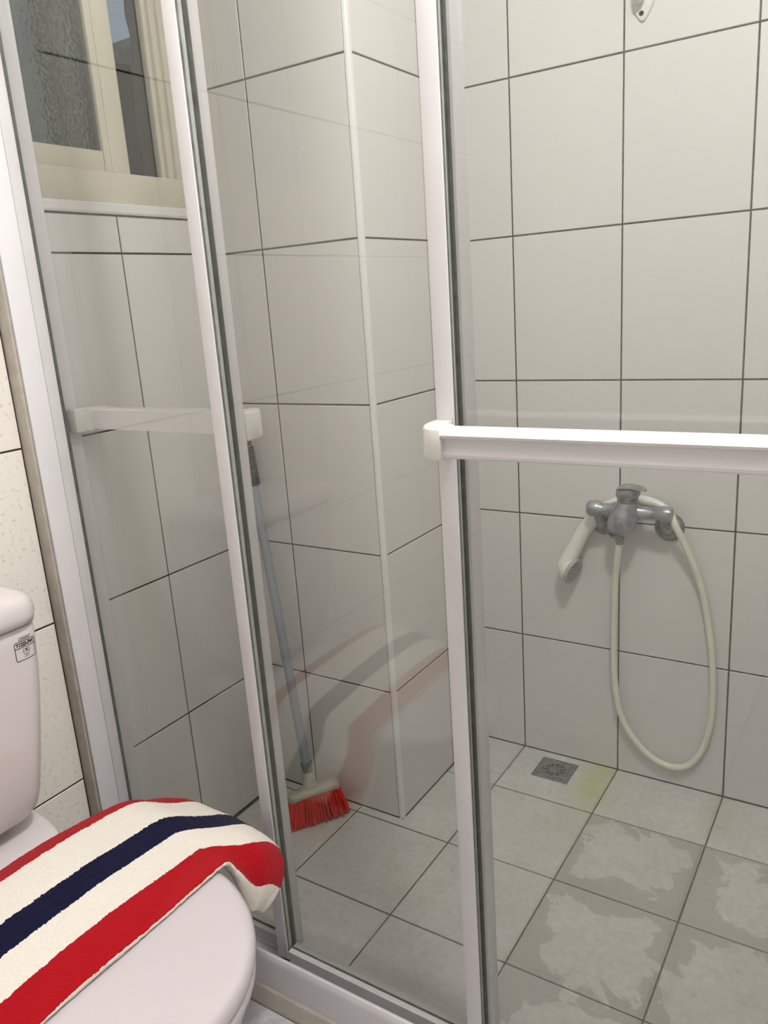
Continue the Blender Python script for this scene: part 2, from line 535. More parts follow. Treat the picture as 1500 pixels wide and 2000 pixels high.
# sliding sash with patterned glass, in the inner track
sb = bmesh.new()
bm_box(sb, (WX - .030, -.686, 1.4705), (WX - .010, -.628, WZ1 - .052), .002)
bm_box(sb, (WX - .030, -.922, 1.4705), (WX - .012, -.6865, 1.5085), .002)
sash = from_bm('sash', sb, M_creamframe, win, True, 50)
sr = bmesh.new()
bm_box(sr, (WX - .0098, -.672, 1.4725), (WX - .0080, -.668, WZ1 - .055))
from_bm('sash_groove', sr, M_creamframe, sash)
pg = box('pane', (WX - .022, -.924, 1.5065), (WX - .018, -.684, WZ1 - .052), M_pattern, sash)
tag(pg, 'dark patterned glass pane')
# ragged black strip at the edge of the open half
def ragged():
    v, f = [], []
    n = 42
    for i in range(n):
        z = 1.471 + (WZ1 - .055 - 1.471) * i / (n - 1)
        e = -.563 - .010 * noise.noise((0, 0, z * 16)) - .004 * noise.noise((3, 0, z * 70)) - (.012 if z < 1.68 else 0.0)
        for x in (WX - .034, WX - .030):
            v += [(x, -.5405, z), (x, e, z)]
    for i in range(n - 1):
        a, b = i * 4, i * 4 + 4
        f += [(a, a + 1, b + 1, b), (a + 2, b + 2, b + 3, a + 3), (a + 1, a + 3, b + 3, b + 1), (a, b, b + 2, a + 2)]
    f += [(0, 2, 3, 1), (4 * n - 4, 4 * n - 3, 4 * n - 1, 4 * n - 2)]
    return pydata('ragged_strip', v, f, M_black, win)
tag(ragged(), 'ragged black strip along the opening')

# ------------------------------------------------------------------ outside, seen through the window
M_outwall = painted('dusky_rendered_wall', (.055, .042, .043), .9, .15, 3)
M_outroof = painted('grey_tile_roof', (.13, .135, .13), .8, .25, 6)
M_streak = painted('olive_streak', (.62, .60, .38), .5, .2, 8)
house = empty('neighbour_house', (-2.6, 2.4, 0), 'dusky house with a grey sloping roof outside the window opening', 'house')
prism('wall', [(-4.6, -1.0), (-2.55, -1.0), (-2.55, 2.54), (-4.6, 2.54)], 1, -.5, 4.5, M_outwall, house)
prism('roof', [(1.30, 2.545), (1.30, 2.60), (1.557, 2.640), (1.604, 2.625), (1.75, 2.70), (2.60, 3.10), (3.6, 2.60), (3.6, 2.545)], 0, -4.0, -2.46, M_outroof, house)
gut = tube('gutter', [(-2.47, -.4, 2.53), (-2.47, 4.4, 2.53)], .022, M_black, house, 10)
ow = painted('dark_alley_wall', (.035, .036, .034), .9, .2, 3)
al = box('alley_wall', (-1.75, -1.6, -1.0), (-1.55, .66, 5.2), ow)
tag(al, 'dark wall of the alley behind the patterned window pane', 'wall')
for k, (y, rr) in enumerate(((.20, .075), (.385, .035))):  # two tubes added to give the olive streaks in the patterned pane
    p = tube('streak', [(-1.45, y, -1), (-1.45, y, 5.0)], rr, M_streak, None, 16)
    tag(p, ('thick olive tube added as a streak behind the patterned pane, left of the thin one',
            'thin olive tube added as a streak behind the patterned pane')[k], 'streak_tube', 'added streaks behind the patterned pane')

# ------------------------------------------------------------------ shower enclosure
PZ1 = 2.29
encl = empty('shower_enclosure_frame', (.6, -.94, .04), 'white aluminium shower enclosure frame with a floor track and jamb on left wall', 'frame')
jb = bmesh.new()
bm_box(jb, (.0005, -.972, .106), (.030, -.931, PZ1 + .04), .0012)
bm_box(jb, (.0005, -.931, .106), (.010, -.862, PZ1 + .04), .0008)
from_bm('jamb', jb, M_alu_lit, encl, True, 50)
jr = bmesh.new()
bm_box(jr, (R_X - .030, -.972, .106), (R_X - .0005, -.931, PZ1 + .04), .0012)
from_bm('jamb', jr, M_alu, encl, True, 50)
box('header', (.0005, -.980, PZ1 + .042), (R_X - .0005, -.860, PZ1 + .075), M_alu, encl, .002)
# floor track: front lip with a rounded bright ridge, channels and low ribs
tp = [(-.9805, .0415), (-.9805, .098), (-.9790, .104), (-.9760, .1085), (-.9725, .1095), (-.9690, .107), (-.9675, .102),
      (-.9675, .052), (-.9440, .052), (-.9440, .066), (-.9425, .066), (-.9425, .052), (-.9190, .052), (-.9190, .062), (-.9175, .062), (-.9175, .046), (-.8900, .046), (-.8900, .0415)]
tk = prism('floor_track', tp, 0, .0005, R_X - .0005, M_alu, encl, smooth=True, sharp=40)

def stile(name, x0, x1, y, z0, z1, parent, dark_side, m=M_alu, slim=False):
    """aluminium upright of a sliding panel: front lip, back lip, seal strips where the glass enters"""
    b = bmesh.new()
    if slim:                                   # closing stile that sits in the jamb: plain grey lip up to the glass
        bm_box(b, (x0, y - .0255, z0), (x1, y - .0035, z1), .0008)
        s = from_bm(name, b, M_alu_grey, parent, True, 50)
        box('seal', (x0 + .002, y - .0034, z0), (x1 - .0004, y + .0034, z1), M_gasket, s)
        return s
    bm_box(b, (x0, y - .015, z0), (x1, y - .0125, z1), .0008)      # front web
    if dark_side > 0:
        bm_box(b, (x0, y - .0125, z0), (x1 - .004, y + .011, z1), .0005)
        bm_box(b, (x0, y + .011, z0), (x1, y + .0135, z1), .0008)
    else:
        bm_box(b, (x0 + .004, y - .0125, z0), (x1, y + .011, z1), .0005)
        bm_box(b, (x0, y + .011, z0), (x1, y + .0135, z1), .0008)
    s = from_bm(name, b, m, parent, True, 50)
    xe = x1 - .004 if dark_side > 0 else x0 + .004
    d = .0030 * dark_side
    def strip(ya, yb, dd, mm):
        a, c = sorted((xe, xe + dd))
        return box('seal', (a, y + ya, z0 + .002), (c, y + yb, z1 - .002), mm, s)
    strip(-.0122, -.0072, d, M_gasket)
    strip(-.0070, -.0025, d * .7, M_gasket_l)
    strip(.0028, .0105, d, M_gasket)
    return s

def panel(name, x0, x1, y, label, z0=.072, rail=(.056, .094), slim=False):
    p = empty(name, ((x0 + x1) / 2, y, rail[0]), label, 'shower door')
    stile('stile', x0, x0 + (.0175 if slim else .0235), y, z0, PZ1, p, 1, slim=slim)
    xg = x0 + (.0180 if slim else .0200)
    stile('stile', x1 - .0235, x1, y, z0, PZ1, p, -1)
    b = bmesh.new()
    rp = [(y - .013, rail[0]), (y - .013, rail[1] - .002), (y - .010, rail[1]), (y + .010, rail[1]), (y + .013, rail[1] - .002), (y + .013, rail[0])]
    prism('bottom_rail', rp, 0, x0 + .0240, x1 - .0240, M_alu_grey, p)
    box('top_rail', (x0 + .0240, y - .012, PZ1 - .035), (x1 - .0240, y + .012, PZ1), M_alu, p, .001)
    gl = box('glass_pane', (xg, y - .0022, rail[1] - .004), (x1 - .0200, y + .0022, PZ1 - .033), M_glass, p)
    # rubber beads where glass meets the bottom rail
    box('seal', (x0 + .0242, y - .0045, rail[1]), (x1 - .0242, y - .0024, rail[1] + .003), M_gasket, p)
    return p

P1 = panel('shower_door_panel', .0125, .4500, -.905, 'glass shower panel beside the left jamb with a white bar on its inner side', z0=.070, rail=(.054, .088), slim=True)
P2 = panel('shower_door_panel', .4350, .8560, -.930, 'middle glass shower panel mirroring the striped towel, without a bar', z0=.078, rail=(.054, .096))
P3 = panel('shower_door_panel', .8290, 1.4250, -.955, 'right glass shower panel with a white bar across its front', z0=.075, rail=(.054, .096))

def bar(parent, x0, x1, y, side, z0, z1, m=None):
    """towel bar on the side -1 (front) or +1 (inner) of a panel: dished channel bar between two rounded end brackets"""
    d = side
    yb, yf = y + d * .040, y + d * .075
    h = z1 - z0
    prof = [(yb, z0 + .003), (yb, z1 - .003), (yb + d * .004, z1), (yf - d * .008, z1), (yf, z1 - .006), (yf - d * .001, z1 - .009)]
    for k in range(7):
        t = k / 6
        prof.append((yf - d * (.0045 + .004 * math.sin(math.pi * t)), z1 - .0105 - (h - .0155) * t))
    prof += [(yf - d * .0050, z0 + .002), (yf - d * .0065, z0)]
    root = prism('towel_bar', prof, 0, x0 + .036, x1 - .036, m or M_alu, parent, smooth=True, sharp=25)
    for s, xe in ((1, x0), (-1, x1)):
        # quarter-round bracket seen from above: from the stile out to the bar
        o_, i_ = [], []
        for k in range(11):
            a = math.radians(90 * k / 10)
            o_.append((xe + s * (.034 - .034 * math.cos(a)), (y + d * .034) + d * .042 * math.sin(a)))
        pts = [(xe, y + d * .0160)] + o_ + [(xe + s * .0365, yf + d * .001), (xe + s * .0365, yb - d * .001), (xe + s * .024, y + d * .036), (xe + s * .0215, y + d * .0160)]
        za, zb = z0 - .0015, z1 + .0015
        def off(P, e):
            c = Vector((sum(q[0] for q in P) / len(P), sum(q[1] for q in P) / len(P)))
            return [tuple(Vector(q) + (c - Vector(q)).normalized() * e) for q in P]
        rings = [[(*q, za) for q in off(pts, .0022)], [(*q, za + .002) for q in pts], [(*q, zb - .0025) for q in pts], [(*q, zb - .0008) for q in off(pts, .0012)], [(*q, zb) for q in off(pts, .003)]]
        v, f = loft(rings)
        pydata('end_bracket', v, f, M_cap, root, True, 40)
    return root
bar(P3, .8285, 1.4255, -.955, -1, 1.0235, 1.0565)
bar(P1, .0145, .4485, -.905, 1, 1.0045, 1.0445, M_alu_lit)

gb = bmesh.new()
rg = random.Random(5)
for k in range(26):                                                # worn guide brush under the middle panel's left upright
    x, y = .436 + rg.random() * .024, -.944 + rg.random() * .02
    bm_box(gb, (x, y, .054), (x + .0012, y + .0012, .0775))
tag(from_bm('guide_brush', gb, M_black, P2), kind='stuff')

# ------------------------------------------------------------------ floor drain
dr = empty('floor_drain', (.622, -.073, 0), 'square grey metal floor drain with a ring of slots near the back wall', 'drain')
def drain_plate():
    bm = bmesh.new()
    c = Vector((.622, -.073))
    n = 10
    SEG = 80
    def ringv(rad, z, hx=None):
        out = []
        for k in range(SEG):
            a = 2 * math.pi * k / SEG
            if hx:
                q = hx / max(abs(math.cos(a)), abs(math.sin(a)))
                out.append(bm.verts.new((c.x + math.cos(a) * q, c.y + math.sin(a) * q * (.046 / .048), z)))
            else:
                out.append(bm.verts.new((c.x + rad * math.cos(a), c.y + rad * math.sin(a), z)))
        return out
    A = [ringv(0, -.006, .0478), ringv(0, .0012, .0478), ringv(0, .0020, .0468), ringv(.0345, .0020), ringv(.0335, .0032), ringv(.0320, .0032), ringv(.0310, .0018), ringv(.0275, .0018), ringv(.0135, .0022), ringv(.0115, .0026)]
    for q in range(len(A) - 1):
        for k in range(SEG):
            if q == 7 and k % 8 in (2, 3, 4, 5): continue         # ten radial slots
            bm.faces.new((A[q][k], A[q][(k + 1) % SEG], A[q + 1][(k + 1) % SEG], A[q + 1][k]))
    bm.faces.new(A[-1])
    return from_bm('grate', bm, M_steel, dr)
drain_plate()
lathe('sump', (.622, -.073, -.0058), (0, 0, 1), [(0, .030), (.002, .030), (.003, .0300)], M_black, dr, 24)
lathe('centre_boss', (.622, -.073, .0025), (0, 0, 1), [(0, .007), (.0012, .0065), (.0016, .004)], M_steel, dr, 16)

# ------------------------------------------------------------------ mixer tap
mx = empty('mixer_tap', (.80, 0, .66), 'dull chrome wall mixer tap with a lever on top, on the back tiles', 'tap')
for x in (.727, .876):
    e = lathe('escutcheon', (x, -.0006, .659), (0, -1, 0), [(0, .033), (.004, .0325), (.011, .027), (.014, .019), (.0145, .012)], M_chrome_dirty, mx, 36)
    tube('union', [(x, -.012, .659), (x, -.026, .661), (x, -.042, .684), (x, -.052, .703), (x, -.058, .706)], [.0125, .0125, .0125, .0135, .014], M_chrome, mx, 18, 5)
b = bmesh.new()
add_lathe(b, (.704, -.060, .705), (1, 0, 0), [(0, .0005), (.001, .012), (.004, .0165), (.012, .0190), (.024, .0190), (.030, .0170), (.036, .0135), (.055, .0150), (.062, .0185), (.085, .021), (.110, .0185), (.120, .0140), (.145, .0128), (.155, .0128), (.158, .0150), (.168, .0172), (.182, .0172), (.190, .0140), (.192, .0005)], 28)
from_bm('body', b, M_chrome, mx, True, 45)
body_r = []
for z, rx, ry, yc, xc in ((.650, .012, .012, -.068, .783), (.654, .021, .019, -.070, .784), (.664, .029, .026, -.071, .786), (.678, .033, .030, -.071, .788), (.692, .033, .030, -.070, .791), (.706, .029, .027, -.069, .794), (.718, .0245, .024, -.068, .797), (.728, .0225, .0225, -.068, .799)):
    body_r.append([(xc + rx * math.cos(a), yc + ry * math.sin(a), z) for a in [2 * math.pi * k / 28 for k in range(28)]])
v, f = loft(body_r)
pydata('valve_housing', v, f, M_chrome, mx, True, 60)
lathe('collar', (.799, -.068, .727), (0, 0, 1), [(0, .0215), (.002, .0222), (.008, .0222), (.010, .0205)], M_chrome_dirty, mx, 28)
# lever: hooded cap that runs out into a thin paddle to the right
cap_r = []
for z, rx, ry, xc in ((.7375, .0225, .0215, .799), (.744, .0260, .024, .800), (.752, .0270, .0245, .801), (.759, .0255, .023, .802), (.765, .0215, .019, .803), (.7685, .014, .012, .805), (.7695, .002, .002, .807)):
    cap_r.append([(xc + rx * math.cos(a), -.070 + ry * math.sin(a), z) for a in [2 * math.pi * k / 24 for k in range(24)]])
v, f = loft(cap_r)
lev = pydata('lever', v, f, M_chrome, mx, True, 60)
pr = []
for t in range(9):
    u = t / 8
    x, y, z = .790 + .056 * u, -.074 - .022 * u, .7630 + .0065 * math.sin(u * 2.4) - .004 * u
    wv = .0225 * (1 - .55 * u ** 2.2) if t < 8 else .004
    th = .0045 - .003 * u
    pr.append([(x + .37 * wv * math.cos(a), y + .93 * wv * math.cos(a), z + th * math.sin(a)) for a in [2 * math.pi * k / 16 for k in range(16)]])
v, f = loft(pr)
pydata('paddle', v, f, M_chrome, lev, True, 60)
lathe('indicator', (.803, -.0915, .750), (.1, -1, .1), [(0, .005), (.0008, .0048), (.0012, .003)], M_black, lev, 12)
lathe('button', (.789, -.0985, .688), (0, -1, .1), [(0, .008), (.003, .008), (.004, .006), (.0042, .001)], M_chrome_dirty, mx, 18)
b = bmesh.new()
add_lathe(b, (.777, -.068, .652), (0, 0, -1), [(0, .0195), (.003, .0195), (.006, .0175), (.0065, .012)], 24)
add_lathe(b, (.782, -.067, .647), (0, 0, -1), [(0, .0105), (.010, .0105), (.011, .0095), (.019, .0095), (.020, .007)], 8)
from_bm('outlet', b, M_chrome_dirty, mx, True, 30)

# ------------------------------------------------------------------ hand shower with its hose
hs = empty('hand_shower', (.80, -.03, .70), 'ivory hand shower with a curved handle and long cream hose hung behind the tap', 'hand shower')
HP = [(.868, -.026, .712), (.845, -.024, .719), (.815, -.024, .722), (.780, -.024, .716), (.742, -.025, .699), (.708, -.026, .669), (.683, -.028, .634), (.667, -.032, .600), (.653, -.038, .570), (.6435, -.042, .548), (.6395, -.043, .533)]
tube('handle', HP, [.0085, .0100, .0125, .0150, .0165, .0172, .0172, .0178, .0195, .0205, .0150], M_shower, hs, 20, 6, sharp=60)
ax = Vector((.916, -.240, -.323)).normalized()
hc = Vector((.6635, -.0440, .5390))
head = lathe('spray_head', hc - ax * .030, ax, [(0, .008), (.002, .0175), (.007, .0240), (.014, .0285), (.022, .0308), (.0255, .0315)], M_shower, hs, 32, 60)
rim = lathe('spray_plate', hc - ax * .0045, ax, [(0, .0310), (.002, .0325), (.0065, .0328), (.0085, .0315), (.0090, .0290), (.0080, .0270), (.0078, .001)], M_face, hs, 32)
b = bmesh.new()
u_ = ax.orthogonal().normalized(); w_ = ax.cross(u_)
for rr, n in ((.007, 6), (.014, 12), (.021, 18)):
    for k in range(n):
        a = 2 * math.pi * k / n
        add_lathe(b, hc + ax * .0034 + (u_ * math.cos(a) + w_ * math.sin(a)) * rr, ax, [(0, .0012), (.0007, .0008)], 6)
tag(from_bm('nozzles', b, M_black, rim), kind='stuff')
HOSE = [(.868, -.026, .712), (.884, -.036, .701), (.897, -.048, .680), (.914, -.040, .640), (.934, -.026, .585), (.953, -.015, .520), (.970, -.011, .430), (.981, -.0105, .335), (.984, -.0105, .245), (.979, -.011, .175), (.964, -.012, .115), (.938, -.014, .073), (.908, -.016, .058),
        (.872, -.018, .062), (.838, -.020, .082), (.805, -.022, .117), (.783, -.024, .155), (.768, -.025, .205), (.760, -.026, .280), (.758, -.027, .360), (.760, -.031, .440), (.767, -.045, .540), (.777, -.062, .600), (.782, -.067, .634)]
tube('hose', HOSE, .0078, M_hose, hs, 14, 7, sharp=80)

# ------------------------------------------------------------------ white hook high on the back wall
hk = empty('wall_hook', (.798, 0, 1.72), 'small white adhesive hook high on the back wall tiles', 'hook')
def drop(ins, n=36):
    out = []
    for k in range(n):
        a = 2 * math.pi * k / n
        s = math.sin(a)
        wv = (.0245 - ins) * (1.0 if s > 0 else (1 - .42 * (-s) ** 1.5))
        out.append((.799 + wv * math.cos(a), 1.742 + ((.030 if s > 0 else .046) - ins) * s))
    return out
v, f = loft([[(x, -.0006, z) for x, z in drop(0)], [(x, -.0030, z) for x, z in drop(0)], [(x, -.0050, z) for x, z in drop(.0015)], [(x, -.0058, z) for x, z in drop(.005)]])
pydata('back_plate', v, f, M_cap, hk, True, 50)
tube('prong', [(.797, -.004, 1.752), (.796, -.014, 1.738), (.796, -.024, 1.730), (.796, -.034, 1.735), (.796, -.038, 1.748), (.796, -.036, 1.758)], [.011, .009, .0075, .0065, .006, .004], M_cap, hk, 14, 5)
lathe('screw_hole', (.7975, -.0052, 1.7105), (0, -1, 0), [(0, .0048), (.0010, .0048), (.0016, .0040)], M_black, hk, 16)

# ------------------------------------------------------------------ floor brush
br = empty('floor_brush', (.175, -.50, 0), 'red-bristled floor brush with a grey pole leaning in the pillar corner', 'brush')
B0, B1 = Vector((.146, -.565, .0700)), Vector((.220, -.457, .0760))     # long axis of the brush block
bx = (B1 - B0).normalized()
up_b = Vector((-.14, .02, 1)); up_b = (up_b - bx * up_b.dot(bx)).normalized()
bw = bx.cross(up_b).normalized()                                       # across the block, towards the viewer
rings = []
for k in range(31):
    t = k / 30
    e = min(t, 1 - t)
    q = (1 - max(0, (.09 - e) / .09) ** 2) ** .5 if e < .09 else 1
    hw, hh = .0195 * max(q, .15), .0085
    c_ = B0 + (B1 - B0) * t + up_b * (.004 * math.sin(math.pi * t))
    rings.append([c_ + bw * (hw * sx) + up_b * (hh * sz) for sx, sz in ((-.9, -1), (.9, -1), (1, -.8), (1, .2), (.93, .55), (.78, .8), (.5, .95), (0, 1), (-.5, .95), (-.78, .8), (-.93, .55), (-1, .2), (-1, -.8))])
v, f = loft(rings)
pydata('brush_block', v, f, M_block, br, True, 50)
PB = Vector((.1765, -.515, .088))
PT = Vector((.0250, -.4520, 1.005))
pd = (PT - PB).normalized()
lathe('socket', PB - pd * .012, pd, [(0, .020), (.006, .0175), (.030, .0165), (.044, .0160), (.046, .013)], M_block, br, 22)
lathe('ferrule', PB + pd * .033, pd, [(0, .0118), (.004, .0125), (.018, .0120), (.019, .0138), (.026, .0138), (.027, .0112)], M_chrome_dirty, br, 20)
LP = (PT - PB).length
lathe('pole', PB + pd * .055, pd, [(0, .0105), (.01, .0110), (LP - .25, .0110), (LP - .20, .0110)], M_pole, br, 20)
lathe('grip', PB + pd * (LP - .190), pd, [(-.010, .0140), (-.007, .0160), (.076, .0162), (.080, .0150)], M_grip, br, 20)
lathe('hang_cap', PB + pd * (LP - .109), pd, [(0, .0120), (.004, .0128), (.030, .0128), (.060, .0122), (.068, .009), (.070, .003)], M_redcap, br, 18)
bm = bmesh.new()
rb = random.Random(3)
for i in range(84):
    for j in range(7):
        s = (i + rb.uniform(-.45, .45)) / 83; q = (j - 3) / 3
        base = B0 + (B1 - B0) * (.03 + .94 * min(1, max(0, s))) + bw * (.0155 * q) - up_b * .006
        fl = bx * (.016 * (s - .5) * 2) + bw * (.014 * q) + Vector((rb.uniform(-1, 1), rb.uniform(-1, 1), 0)) * (.0030 + .006 * s)
        tip = base + fl
        tip.z = .0012 + rb.uniform(0, .006) + .012 * max(0, s - .6)
        tip.y = min(tip.y, C_Y - .002)
        d1 = (tip - base).normalized()
        u = d1.orthogonal().normalized(); w = d1.cross(u)
        va = [bm.verts.new(base + (u * math.cos(a) + w * math.sin(a)) * .0013) for a in (0, 2.1, 4.2)]
        vb = [bm.verts.new(tip + (u * math.cos(a) + w * math.sin(a)) * .0021) for a in (0, 2.1, 4.2)]
        for k in range(3): bm.faces.new((va[k], va[(k + 1) % 3], vb[(k + 1) % 3], vb[k]))
        bm.faces.new(vb)
tag(from_bm('bristles', bm, M_bristle, br), 'dense red bristles', kind='stuff')

# ------------------------------------------------------------------ toilet
tl = empty('toilet', (.36, -1.32, 0), 'white ceramic toilet with its tank against the left wall, under the towel', 'toilet')
TY = -1.32
def rrect(x0, x1, hw, r, z, n=7, bow=0.0):
    """rounded rectangle, its front (x1) side bowed"""
    out = []
    for (cx_, cy_, a0) in ((x1 - r, hw - r, 0), (x0 + r * .5, hw - r * .5, 90), (x0 + r * .5, -hw + r * .5, 180), (x1 - r, -hw + r, 270)):
        rr = r if cx_ > (x0 + x1) / 2 else r * .5
        for k in range(n):
            a = math.radians(a0 + 90 * k / (n - 1))
            x, y = cx_ + rr * math.cos(a), cy_ + rr * math.sin(a)
            if x > (x0 + x1) / 2: x += bow * (1 - (y / hw) ** 2)
            out.append((x, TY + y, z))
    return out
prf = [(.434, .128, .150, .03), (.4355, .136, .162, .03), (.441, .147, .172, .032), (.455, .1555, .180, .034), (.48, .1615, .185, .034), (.52, .1680, .1885, .034), (.57, .1755, .1915, .033), (.63, .184, .194, .031), (.68, .1890, .1955, .029), (.73, .192, .197, .028), (.754, .192, .197, .027), (.757, .1905, .1955, .026)]
v, f = loft([rrect(.010, x1, hw, r, z, bow=.006) for z, hw, x1, r in prf])
tank = pydata('tank', v, f, M_ceramic, tl, True, 60)
lp = [(.7600, .189, .199, .030), (.7620, .193, .204, .032), (.775, .1955, .2065, .033), (.788, .195, .206, .033), (.797, .1925, .2035, .033), (.8035, .1875, .1985, .032), (.8065, .179, .190, .03), (.8075, .16, .17, .03)]
v, f = loft([rrect(.008, x1, hw, r, z, bow=.007) for z, hw, x1, r in lp])
pydata('tank_lid', v, f, M_ceramic, tl, True, 60)
def oval(z, ins=0.0, rear=.262, tip=.70, n=64, rearw=.165):
    xc, a, bb = .48, tip - .48 - ins, .1970 - ins
    out = []
    for k in range(n // 2 + 1):                                # front half ellipse
        t = -math.pi / 2 + math.pi * k / (n // 2)
        out.append((xc + a * math.cos(t), TY + bb * math.sin(t), z))
    xr = rear + ins
    rw = rearw - ins
    for k in range(1, 13):                                     # far flank to the rear corner
        t = k / 12
        x = xc + (xr + .02 - xc) * t
        out.append((x, TY + bb + (rw - bb) * t * t, z))
    for k in range(1, 6):
        a_ = math.radians(90 * k / 5)
        out.append((xr + .02 - .02 * math.sin(a_), TY + rw - .02 + .02 * math.cos(a_), z))
    for k in range(0, 6):
        a_ = math.radians(90 * k / 5)
        out.append((xr + .02 - .02 * math.cos(a_), TY - rw + .02 - .02 * math.sin(a_), z))
    for k in range(1, 12):
        t = k / 12
        x = (xr + .02) + (xc - xr - .02) * t
        out.append((x, TY - (bb + (rw - bb) * (1 - t) ** 2), z))
    return out
v, f = loft([oval(.4010, .006), oval(.4025, .0015), oval(.408, 0), oval(.416, 0), oval(.4225, .002), oval(.4265, .0055), oval(.4290, .0105), oval(.4302, .017), oval(.4312, .05), oval(.4318, .10)])
pydata('lid', v, f, M_seat, tl, True, 60)
v, f = loft([oval(.3800, .005), oval(.3815, .003), oval(.3860, .0025), oval(.3955, .0025), oval(.3985, .004), oval(.3995, .010)])
pydata('seat', v, f, M_seat, tl, True, 60)
v, f = loft([oval(z, i, rear=re, tip=tp_, rearw=rw) for z, i, re, tp_, rw in
             ((.001, .086, .06, .66, .19), (.02, .088, .06, .655, .19), (.06, .094, .06, .645, .19), (.12, .098, .06, .64, .19), (.18, .090, .06, .645, .19), (.23, .070, .10, .66, .18), (.28, .043, .16, .68, .175), (.32, .024, .20, .69, .17), (.345, .014, .23, .695, .168), (.365, .010, .25, .697, .168), (.3755, .009, .25, .697, .168), (.3790, .013, .25, .697, .168))])
bowl = pydata('bowl', v, f, M_ceramic, tl, True, 60)
# deck that carries the tank, its side edges sweeping down
dk = []
for x, hw, zt in ((.030, .168, .412), (.10, .168, .412), (.155, .166, .411), (.19, .158, .4095), (.215, .150, .404), (.235, .146, .395), (.25, .144, .384)):
    dk.append([(x, TY + y, z) for y, z in ((-hw + .02, .30), (-hw, .33), (-hw, zt - .010), (-hw + .003, zt - .003), (-hw + .010, zt), (hw - .010, zt), (hw - .003, zt - .003), (hw, zt - .010), (hw, .33), (hw - .02, .30))])
v, f = loft(dk)
pydata('deck', v, f, M_ceramic, tl, True, 50)
for y in (-.07, .07):
    lathe('hinge', (.262, TY + y - .018, .410), (0, 1, 0), [(0, .008), (.002, .010), (.034, .010), (.036, .008)], M_seat, tl, 16)

# printed label on the tank front, laid onto the ceramic
bpy.context.view_layer.update()
bmt = bmesh.new(); bmt.from_mesh(tank.data)
bvh = BVHTree.FromBMesh(bmt)
LYc, LZc = -1.1600, .7215
def on_tank(y, z, lift=.0003):
    hit = bvh.ray_cast(Vector((.6, y, z)), Vector((-1, 0, 0)))
    if hit[0] is None: return Vector((.19, y, z))
    return hit[0] + hit[1] * lift * (1 if hit[1].x > 0 else -1)

def flat_to_tank(name, faces_v, faces, m, parent):
    v = [on_tank(LYc + a, LZc + b) for a, b in faces_v]
    return pydata(name, v, faces, m, parent)

def text_mesh(txt, size, cx_, cz_, name, m, parent, sx=1.0, shear=0.0, bold=0.0):
    cu = bpy.data.curves.new('txt', 'FONT'); cu.body = txt; cu.size = size
    cu.align_x = 'CENTER'; cu.align_y = 'CENTER'; cu.shear = shear; cu.offset = bold; cu.resolution_u = 3
    ob = bpy.data.objects.new('txt', cu); COL.objects.link(ob)
    dg = bpy.context.evaluated_depsgraph_get()
    me = bpy.data.meshes.new_from_object(ob.evaluated_get(dg))
    bpy.data.objects.remove(ob)
    v = [on_tank(LYc + cx_ + q.co.x * sx, LZc + cz_ + q.co.y) for q in me.vertices]
    f = [tuple(p.vertices) for p in me.polygons]
    bpy.data.meshes.remove(me)
    return pydata(name, v, f, m, parent)

def stroke(P, w):
    """flat ribbon along 2-D points"""
    v, f = [], []
    for i, p in enumerate(P):
        a, b_ = P[max(i - 1, 0)], P[min(i + 1, len(P) - 1)]
        d = Vector((b_[0] - a[0], b_[1] - a[1])).normalized()
        n_ = Vector((-d.y, d.x)) * w / 2
        v += [(p[0] + n_.x, p[1] + n_.y), (p[0] - n_.x, p[1] - n_.y)]
        if i: f.append((2 * i - 2, 2 * i - 1, 2 * i + 1, 2 * i))
    return v, f

lab_w, lab_h = .0350, .0300
def label_lines():
    V_, F_ = [], []
    def add(P, w):
        v, f = stroke(P, w); o = len(V_)
        V_.extend(v); F_.extend([tuple(i + o for i in q) for q in f])
    r_ = .003
    P = []
    for cx_, cz_, a0 in ((lab_w / 2 - r_, lab_h / 2 - r_, 0), (-lab_w / 2 + r_, lab_h / 2 - r_, 90), (-lab_w / 2 + r_, -lab_h / 2 + r_, 180), (lab_w / 2 - r_, -lab_h / 2 + r_, 270)):
        for k in range(5):
            a = math.radians(a0 + 22.5 * k)
            P.append((cx_ + r_ * math.cos(a), cz_ + r_ * math.sin(a)))
    edge = []
    for i in range(len(P)):
        a, b_ = Vector(P[i]), Vector(P[(i + 1) % len(P)])
        for k in range(6): edge.append(tuple(a.lerp(b_, k / 6)))
    edge.append(edge[0]); edge.append(edge[1])
    add(edge, .0012)
    add([(-lab_w / 2 + lab_w * k / 12, .0052) for k in range(13)], .0011)
    # small water emblem: a leaf-like cup with drops over a base line
    c0 = (.0005, -.0035)
    add([(c0[0] + .0048 * math.cos(a), c0[1] + .0045 * math.sin(a)) for a in [math.radians(q) for q in range(150, 391, 20)]], .0008)
    add([(c0[0] - .0030 + .0022 * math.cos(a), c0[1] + .0035 + .0022 * math.sin(a)) for a in [math.radians(q) for q in range(0, 381, 30)]], .0007)
    add([(c0[0] + .0030 + .0022 * math.cos(a), c0[1] + .0035 + .0022 * math.sin(a)) for a in [math.radians(q) for q in range(0, 381, 30)]], .0007)
    add([(c0[0], c0[1] + .0055), (c0[0] + .0004, c0[1]), (c0[0], c0[1] - .0045)], .0008)
    add([(c0[0] + .0012, c0[1] + .0060), (c0[0] + .0018, c0[1] + .0020)], .0008)
    add([(c0[0] - .0045, c0[1] - .0070), (c0[0] + .0045, c0[1] - .0070)], .0009)
    return V_, F_
lv, lf = label_lines()
pl = flat_to_tank('printed_label', lv, lf, M_ink, tank)
tag(pl, 'black framed label printed on the tank')
text_mesh('T1225-PW', .0078, 0, .0098, 'label_lettering', M_ink, tank, .86, 0, .00045)
